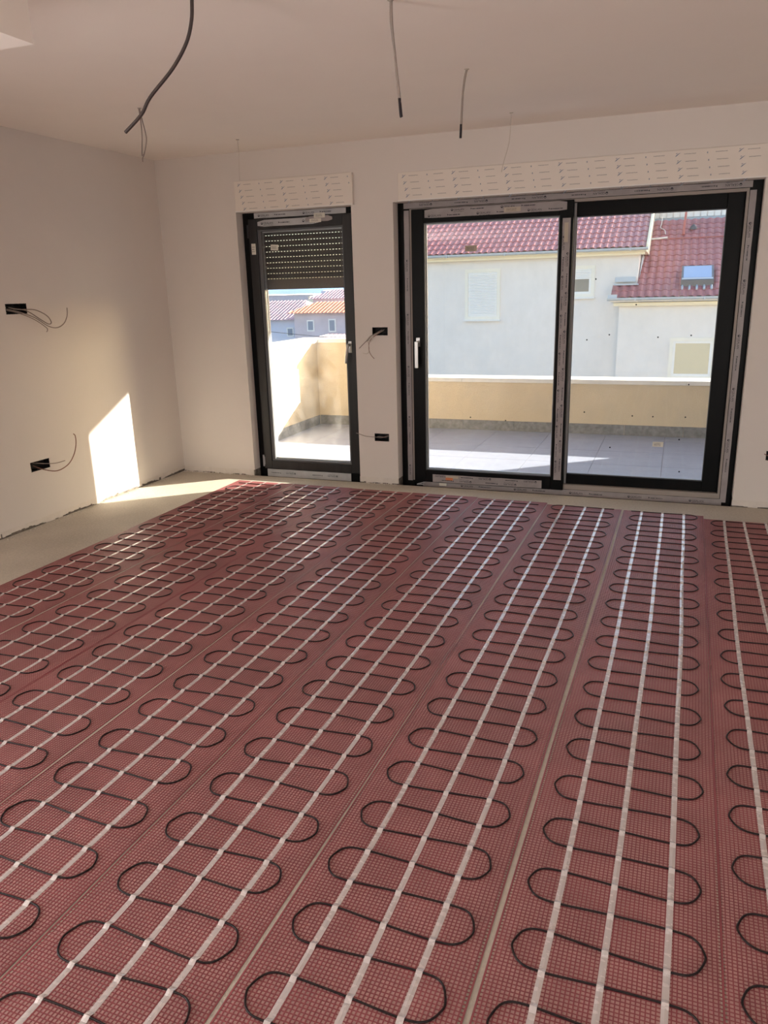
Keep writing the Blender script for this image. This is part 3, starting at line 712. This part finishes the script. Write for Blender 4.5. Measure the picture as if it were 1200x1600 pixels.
# facade left of the door, roof slab over the terrace
m = MB(); m.box(-3, TH+.0, -4.2, -.2, TH+.25, 3.2); tag(m.build('facade_wall', RENDERY), 'yellow rendered outer facade beyond the side parapet', 'wall', kind='structure')
m = MB(); m.box(-.8, TH+.001, 2.54, 9.5, 2.88, 2.80); tag(m.build('roof_overhang', SLABM), 'white roof slab sheltering the terrace above the doors', 'roof', kind='structure')

# ================================================================== NEIGHBOUR HOUSES
def ground():
    m = MB(); m.box(-500, 3.4, -4.3, 500, 900, -4.2); tag(m.build('ground', GROUNDM), 'grey street level ground below the neighbouring houses', 'ground', kind='structure')
ground()
def tile_mesh(tw=.205, tl=.41, rise=.035):
    me = MB(); prof = [(0, 0), (.10, .012), (.30, rise), (.55, rise*1.05), (.78, .010), (1.02, 0)]
    vs = []; 
    for y, dz in ((-.01, .022), (tl, .004)):
        for u, z in prof: vs.append((u*tw, y, z+dz))
    n = len(prof); fs = [(k, k+1, n+k+1, n+k) for k in range(n-1)]
    for u, z in prof: vs.append((u*tw, -.01, z+.022-.018))
    fs += [(2*n+k, 2*n+k+1, k+1, k) for k in range(n-1)]
    me.add(vs, fs); return me
def roof(parent, inv, x0, cols, y0, z0, rows, slope, near, mt, skip=lambda i, j: False, rowrun=.36, tw=.205):
    ang = math.atan(slope); tl = rowrun/math.cos(ang)
    proto = tile_mesh(tw, tl+.05); me = None; rest = MB(); count = 0
    R = Matrix.Rotation(ang, 3, 'X')
    for j in range(rows):
        for i in range(cols):
            if skip(i, j): continue
            loc = Vector((x0+i*tw, y0+j*rowrun, z0+j*rowrun*slope+random.uniform(-.003, .003)))
            if near(i, j) and count < 299:
                if me is None:
                    o = proto.build('roof_tile', mt, parent); me = o.data
                else: o = bpy.data.objects.new('roof_tile', me); COL.objects.link(o); o.parent = parent
                o.matrix_parent_inverse = inv; o.location = loc; o.rotation_euler = (ang, 0, random.uniform(-.01, .01)); count += 1
            else:
                rest.add([R @ Vector(v)+loc for v in proto.v], proto.f)
    if rest.v: o = rest.build('roof_tiling', mt, parent); o.matrix_parent_inverse = inv; o['kind'] = 'stuff'
    # roof deck below the tiles
    x1 = x0+cols*tw
    return x1
def gutter(parent, inv, x0, x1, y, z):
    m = MB(); pf = []
    for k in range(9):
        a = math.pi+math.pi*k/8; pf.append((y-.08+.075*math.cos(a), z+.075*math.sin(a)))
    pf += [(y-.005, z+.004), (y-.155, z+.004)]
    m.prism(pf, 'x', x0, x1); t = x0+.8
    m.build('gutter', GUTTER, parent).matrix_parent_inverse = inv
    while t < x1: 
        k = MB(); k.box(t, y-.165, z-.085, t+.03, y, z+.012); k.build('gutter_joint', GUTTER, parent).matrix_parent_inverse = inv; t += 1.9
def house_window(parent, inv, x0, x1, z0, z1, y, shutter=1.0, glass=WGLASSD, cross=False):
    w = MB(); frame_ring(w, x0, x1, z0, z1, .10, y-.04, y+.02); o = w.build('window', WSURR, parent); o.matrix_parent_inverse = inv
    f = MB(); frame_ring(f, x0+.10, x1-.10, z0+.10, z1-.10, .07, y-.015, y+.02); a = f.build('window_frame', WFRAME, o)
    g = MB(); g.box(x0+.16, y-.001, z0+.16, x1-.16, y+.01, z1-.16); g.build('pane', glass, o)
    if shutter > 0:
        s = MB(); zb = z1-.11-(z1-z0-.22)*shutter; z = z1-.11
        while z > zb+.02:
            s.prism([(y-.022, z), (y-.030, z-.025), (y-.024, z-.046), (y-.012, z-.046), (y-.012, z)], 'x', x0+.11, x1-.11); z -= .05
        s.build('shutter', WFRAME, o)
    sl = MB(); sl.box(x0-.03, y-.10, z0-.05, x1+.03, y+.02, z0); sl.build('window_sill', COPING, o)
# --- main white house, wall at y = 20
h1 = empty('house', (-3, 20, -4.2)); i1 = Matrix.Translation(-h1.location)
tag(h1, 'large white rendered house with a red tiled roof, filling the sliding panel view', 'house')
m = MB(); m.box(-5.6, 20, -4.2, 2.86, 29, 2.50); under(m.build('wall', HWALL, h1), i1)
m = MB(); m.prism([(19.72, 2.42), (19.72, 2.52), (24.4, 2.56+4.68*.45), (29.2, 2.52), (29.2, 2.40), (24.4, 2.3)], 'x', -5.8, 3.08); under(m.build('roof_deck', HCREAM, h1), i1)
m = MB(); m.box(-5.7, 19.80, 2.34, 3.02, 20.0, 2.44); under(m.build('fascia', HCREAM, h1), i1)
gutter(h1, i1, -5.8, 3.12, 19.72, 2.535)
m = MB(); m.prism([(19.62, 2.45), (19.62, 2.62), (24.4, 2.62+4.78*.45), (24.4, 2.45+4.78*.45)], 'x', 3.06, 3.13); under(m.build('verge_board', HCREAM, h1), i1)
roof(h1, i1, -5.8+.02, 43, 19.66, 2.545, 13, .45, lambda i, j: j < 9 and i >= 10, TERRA)
house_window(h1, i1, -2.56, -1.39, .48, 2.08, 20, 1.0)
house_window(h1, i1, .50, 1.58, 1.13, 2.08, 20, .40)
# --- lower house on the right, wall at y = 19.4
h2 = empty('house', (6, 19.39, -4.2)); i2 = Matrix.Translation(-h2.location)
tag(h2, 'lower white house with steep mauve tiled roof and skylight seen through the fixed pane', 'house')
ZF = lambda y: 1.10+(y-19.08)*.48      # underside of the tiles
m = MB(); m.box(2.40, 19.39, -4.2, 12.5, 19.995, .94); m.box(2.87, 19.995, -4.2, 12.5, 24.4, .94); under(m.build('wall', HWALL, h2), i2)
m = MB(); m.box(2.24, 19.24, .86, 12.6, 19.39, .96); under(m.build('fascia', HCREAM, h2), i2)
m = MB(); m.prism([(19.10, .98), (19.10, 1.06), (24.2, 1.06+5.1*.48), (24.2, .95)], 'x', 2.90, 12.7)
m.prism([(19.10, .98), (19.10, 1.06), (19.99, 1.06+.89*.48), (19.99, .95)], 'x', 2.14, 2.90); under(m.build('roof_deck', HWALL, h2), i2)
gutter(h2, i2, 2.06, 12.6, 19.10, 1.10)
m = MB(); m.box(2.08, 19.00, 1.05, 2.34, 19.16, 1.20); under(m.build('gutter_end', GUTTER, h2), i2)
tw = .2376
roof(h2, i2, 2.15, 43, 19.08, 1.10, 14, .48, lambda i, j: i < 19, TERRA2, skip=lambda i, j: (j > 1 and i < 3), tw=tw)
m = MB(); m.box(2.20, 19.88, 1.56, 2.80, 19.998, 1.70); m.box(2.18, 19.70, 1.46, 2.90, 19.90, 1.50)
m.add([(2.885, 19.9, 1.5), (2.96, 19.9, 1.53), (2.96, 21.5, 2.30), (2.885, 21.5, 2.45)], [(0, 1, 2, 3)])
under(m.build('roof_flashing', GUTTER, h2), i2)
house_window(h2, i2, 3.92, 5.22, -1.32, -.08, 19.39, 0, glass=WGLASS)
# skylight lying in the roof
def skylight():
    sx0, sx1, y0_, y1_ = 4.10, 5.0, 19.60, 20.62
    z0_, z1_ = ZF(y0_)+.22, ZF(y1_)+.15
    m = MB(); m.add([(sx0, y0_, z0_-.24), (sx1, y0_, z0_-.24), (sx1, y1_, z1_-.2), (sx0, y1_, z1_-.2), (sx0, y0_, z0_), (sx1, y0_, z0_), (sx1, y1_, z1_), (sx0, y1_, z1_)],
                    [(0, 3, 2, 1), (4, 5, 6, 7), (0, 1, 5, 4), (1, 2, 6, 5), (2, 3, 7, 6), (3, 0, 4, 7)])
    s = under(m.build('skylight', BEAD, h2, bevel=.01), i2)
    m = MB(); e = .06; f = lambda y: z0_+(y-y0_)/(y1_-y0_)*(z1_-z0_)+.006
    m.add([(sx0+e, y0_+.14, f(y0_+.14)), (sx1-e, y0_+.14, f(y0_+.14)), (sx1-e, y1_-e, f(y1_-e)), (sx0+e, y1_-e, f(y1_-e))], [(0, 1, 2, 3)]); m.build('pane', SKYGL, s)
    m = MB(); m.add([(sx0+.02, y0_+.02, f(y0_+.02)), (sx1-.02, y0_+.02, f(y0_+.02)), (sx1-.02, y0_+.13, f(y0_+.13)), (sx0+.02, y0_+.13, f(y0_+.13))], [(0, 1, 2, 3)]); m.build('lower_frame_bar', GUTTER, s)
    m = MB(); n = 5
    for k in range(n):
        a = sx0-.05+(sx1-sx0+.1)*k/n; w = (sx1-sx0+.1)/n
        m.tube([(a+w/2, y0_-.20, ZF(y0_-.20)+.045), (a+w/2, y0_+.02, ZF(y0_)+.06)], w*.17, 8)
    m.build('lead_flashing', GUTTER, s, smooth=True)
skylight()
ZR = lambda y: ZF(y)+.07
m = MB(); m.tube([(4.06, 22.9, ZR(22.9)), (4.12, 23.9, ZR(23.9)+.75)], [.04, .03], 8); under(m.build('red_upright_tube', REDTUBE, h2), i2)  # reddish upright and level line, built as thin tubes
m = MB(); m.tube([(3.62, 22.66, ZR(22.66)), (8.5, 22.70, ZR(22.70))], .014, 8); under(m.build('red_level_tube', REDTUBE, h2), i2)
m = MB(); m.tube(spline([(2.93, 23.2, ZR(23.2)+.02), (2.98, 22.85, ZR(22.85)), (3.10, 22.68, ZR(22.68)), (3.58, 22.70, ZR(22.70)+.02)], 4), .034, 8)
under(m.build('white_roof_pipe', WHITEPIPE, h2), i2)
m = MB(); m.tube(spline([(3.36, 24.1, 3.95), (3.34, 23.9, ZR(23.9)), (3.32, 23.5, ZR(23.5)), (3.46, 23.3, ZR(23.3)), (3.50, 23.0, ZR(23.0))], 4), .014, 6)
under(m.build('white_roof_cable', WHITEPIPE, h2), i2)
m = MB(); m.tube([(4.36, 23.35, ZR(23.35)-.02), (4.36, 23.33, ZR(23.35)+.06), (4.36, 23.3, ZR(23.35)+.12)], [.12, .09, .02], 8); under(m.build('roof_vent', BEAD, h2), i2)
# --- pale building top above the mauve roof
h3 = empty('house', (6, 24.6, -4.2)); i3 = Matrix.Translation(-h3.location)
tag(h3, 'pale flat topped building rising just behind the mauve roof', 'house')
m = MB(); m.box(3.0, 24.6, -4.2, 14, 29, 3.84); m.box(3.0, 26.2, 3.84, 14, 29, 5.6); under(m.build('wall', HWALL, h3), i3)  # second box: unseen upper storey added to shade the mauve roof
m = MB(); m.box(2.98, 24.46, 3.56, 14.1, 24.62, 3.64); under(m.build('gutter', GUTTER, h3), i3)
for k in range(24):
    m = MB(); x = 3.04+k*.22; m.box(x, 24.54, 3.66, x+.18, 24.6, 3.86); under(m.build('roof_edge_panel', WFRAME, h3), i3)

# --- distant houses seen through the narrow door
def far_house(label, x0, x1, y0, y1, zw, wall, rmat, rh, hip, wins=(), eave=.4, seed=0):
    r = empty('house', ((x0+x1)/2, y0, -4.2)); iv = Matrix.Translation(-r.location); tag(r, label, 'house')
    m = MB(); m.box(x0, y0, -4.2, x1, y1, zw); under(m.build('wall', wall, r), iv)
    ym = (y0+y1)/2; e = eave; m = MB()
    vs = [(x0-e, y0-e, zw), (x1+e, y0-e, zw), (x1+e, y1+e, zw), (x0-e, y1+e, zw), (x0-e+hip, ym, zw+rh), (x1+e-hip, ym, zw+rh)]
    m.add(vs, [(0, 1, 5, 4), (1, 2, 5), (2, 3, 4, 5), (3, 0, 4), (3, 2, 1, 0)]); under(m.build('roof', rmat, r), iv)
    # courses of tiles as raised ribs running up the slope
    rb = MB(); n = int((x1-x0+2*e)/.26)
    for k in range(n+1):
        x = x0-e+(x1-x0+2*e)*k/n
        t = 1.0
        if hip > 0: t = min(1, (x-(x0-e))/hip, ((x1+e)-x)/hip)
        if t > .05: rb.tube([(x, y0-e, zw+.02), (x, y0-e+(ym-y0+e)*t, zw+rh*t+.02)], .024, 4)
    o = under(rb.build('roof_ribs', rmat, r), iv); o['kind'] = 'stuff'
    for (a, b, c, d) in wins:
        w = MB(); w.box(a, y0-.05, c, b, y0+.02, d); q = under(w.build('window', WFRAME, r), iv)
        w = MB(); w.box(a+.08, y0-.07, c+.08, b-.08, y0-.04, d-.08); w.build('pane', FARWIN, q)
    return r
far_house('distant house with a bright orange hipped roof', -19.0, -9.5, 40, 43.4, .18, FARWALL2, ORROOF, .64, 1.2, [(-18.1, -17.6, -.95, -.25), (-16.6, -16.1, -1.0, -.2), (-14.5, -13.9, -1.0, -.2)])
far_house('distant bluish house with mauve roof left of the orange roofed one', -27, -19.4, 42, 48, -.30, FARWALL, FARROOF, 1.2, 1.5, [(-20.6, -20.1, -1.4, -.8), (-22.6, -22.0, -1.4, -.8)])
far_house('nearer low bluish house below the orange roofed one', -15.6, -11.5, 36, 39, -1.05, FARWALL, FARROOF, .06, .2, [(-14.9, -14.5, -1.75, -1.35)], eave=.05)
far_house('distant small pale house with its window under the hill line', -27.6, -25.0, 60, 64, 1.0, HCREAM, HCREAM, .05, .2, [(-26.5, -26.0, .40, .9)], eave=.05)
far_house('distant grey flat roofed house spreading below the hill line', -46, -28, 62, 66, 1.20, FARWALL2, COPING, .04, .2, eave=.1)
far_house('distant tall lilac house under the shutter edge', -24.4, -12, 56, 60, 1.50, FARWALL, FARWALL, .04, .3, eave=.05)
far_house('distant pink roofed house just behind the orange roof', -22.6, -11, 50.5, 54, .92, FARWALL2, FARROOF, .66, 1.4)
hm = MB(); rnd = random.Random(9); n = 60; vs = []
for k in range(n+1):
    x = -520+1000*k/n; h = 9+5*math.sin(k*.21)+3*math.sin(k*.5+1)+rnd.uniform(-.6, .6)
    vs += [(x, 640, -6), (x, 700, h-2), (x, 760, -6)]
fs = []
for k in range(n): a = 3*k; fs += [(a, a+3, a+4, a+1), (a+1, a+4, a+5, a+2)]
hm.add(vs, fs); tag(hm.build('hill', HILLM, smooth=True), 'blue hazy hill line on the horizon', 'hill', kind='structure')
m = MB(); m.tube(spline([(-12.5, 24, -.05), (-8, 24, -.42), (-4, 24, -.45), (2, 26, -.1)], 8), .012, 5)
tag(m.build('power_line', BEAD), 'thin dark overhead line crossing in front of distant houses', 'power line')
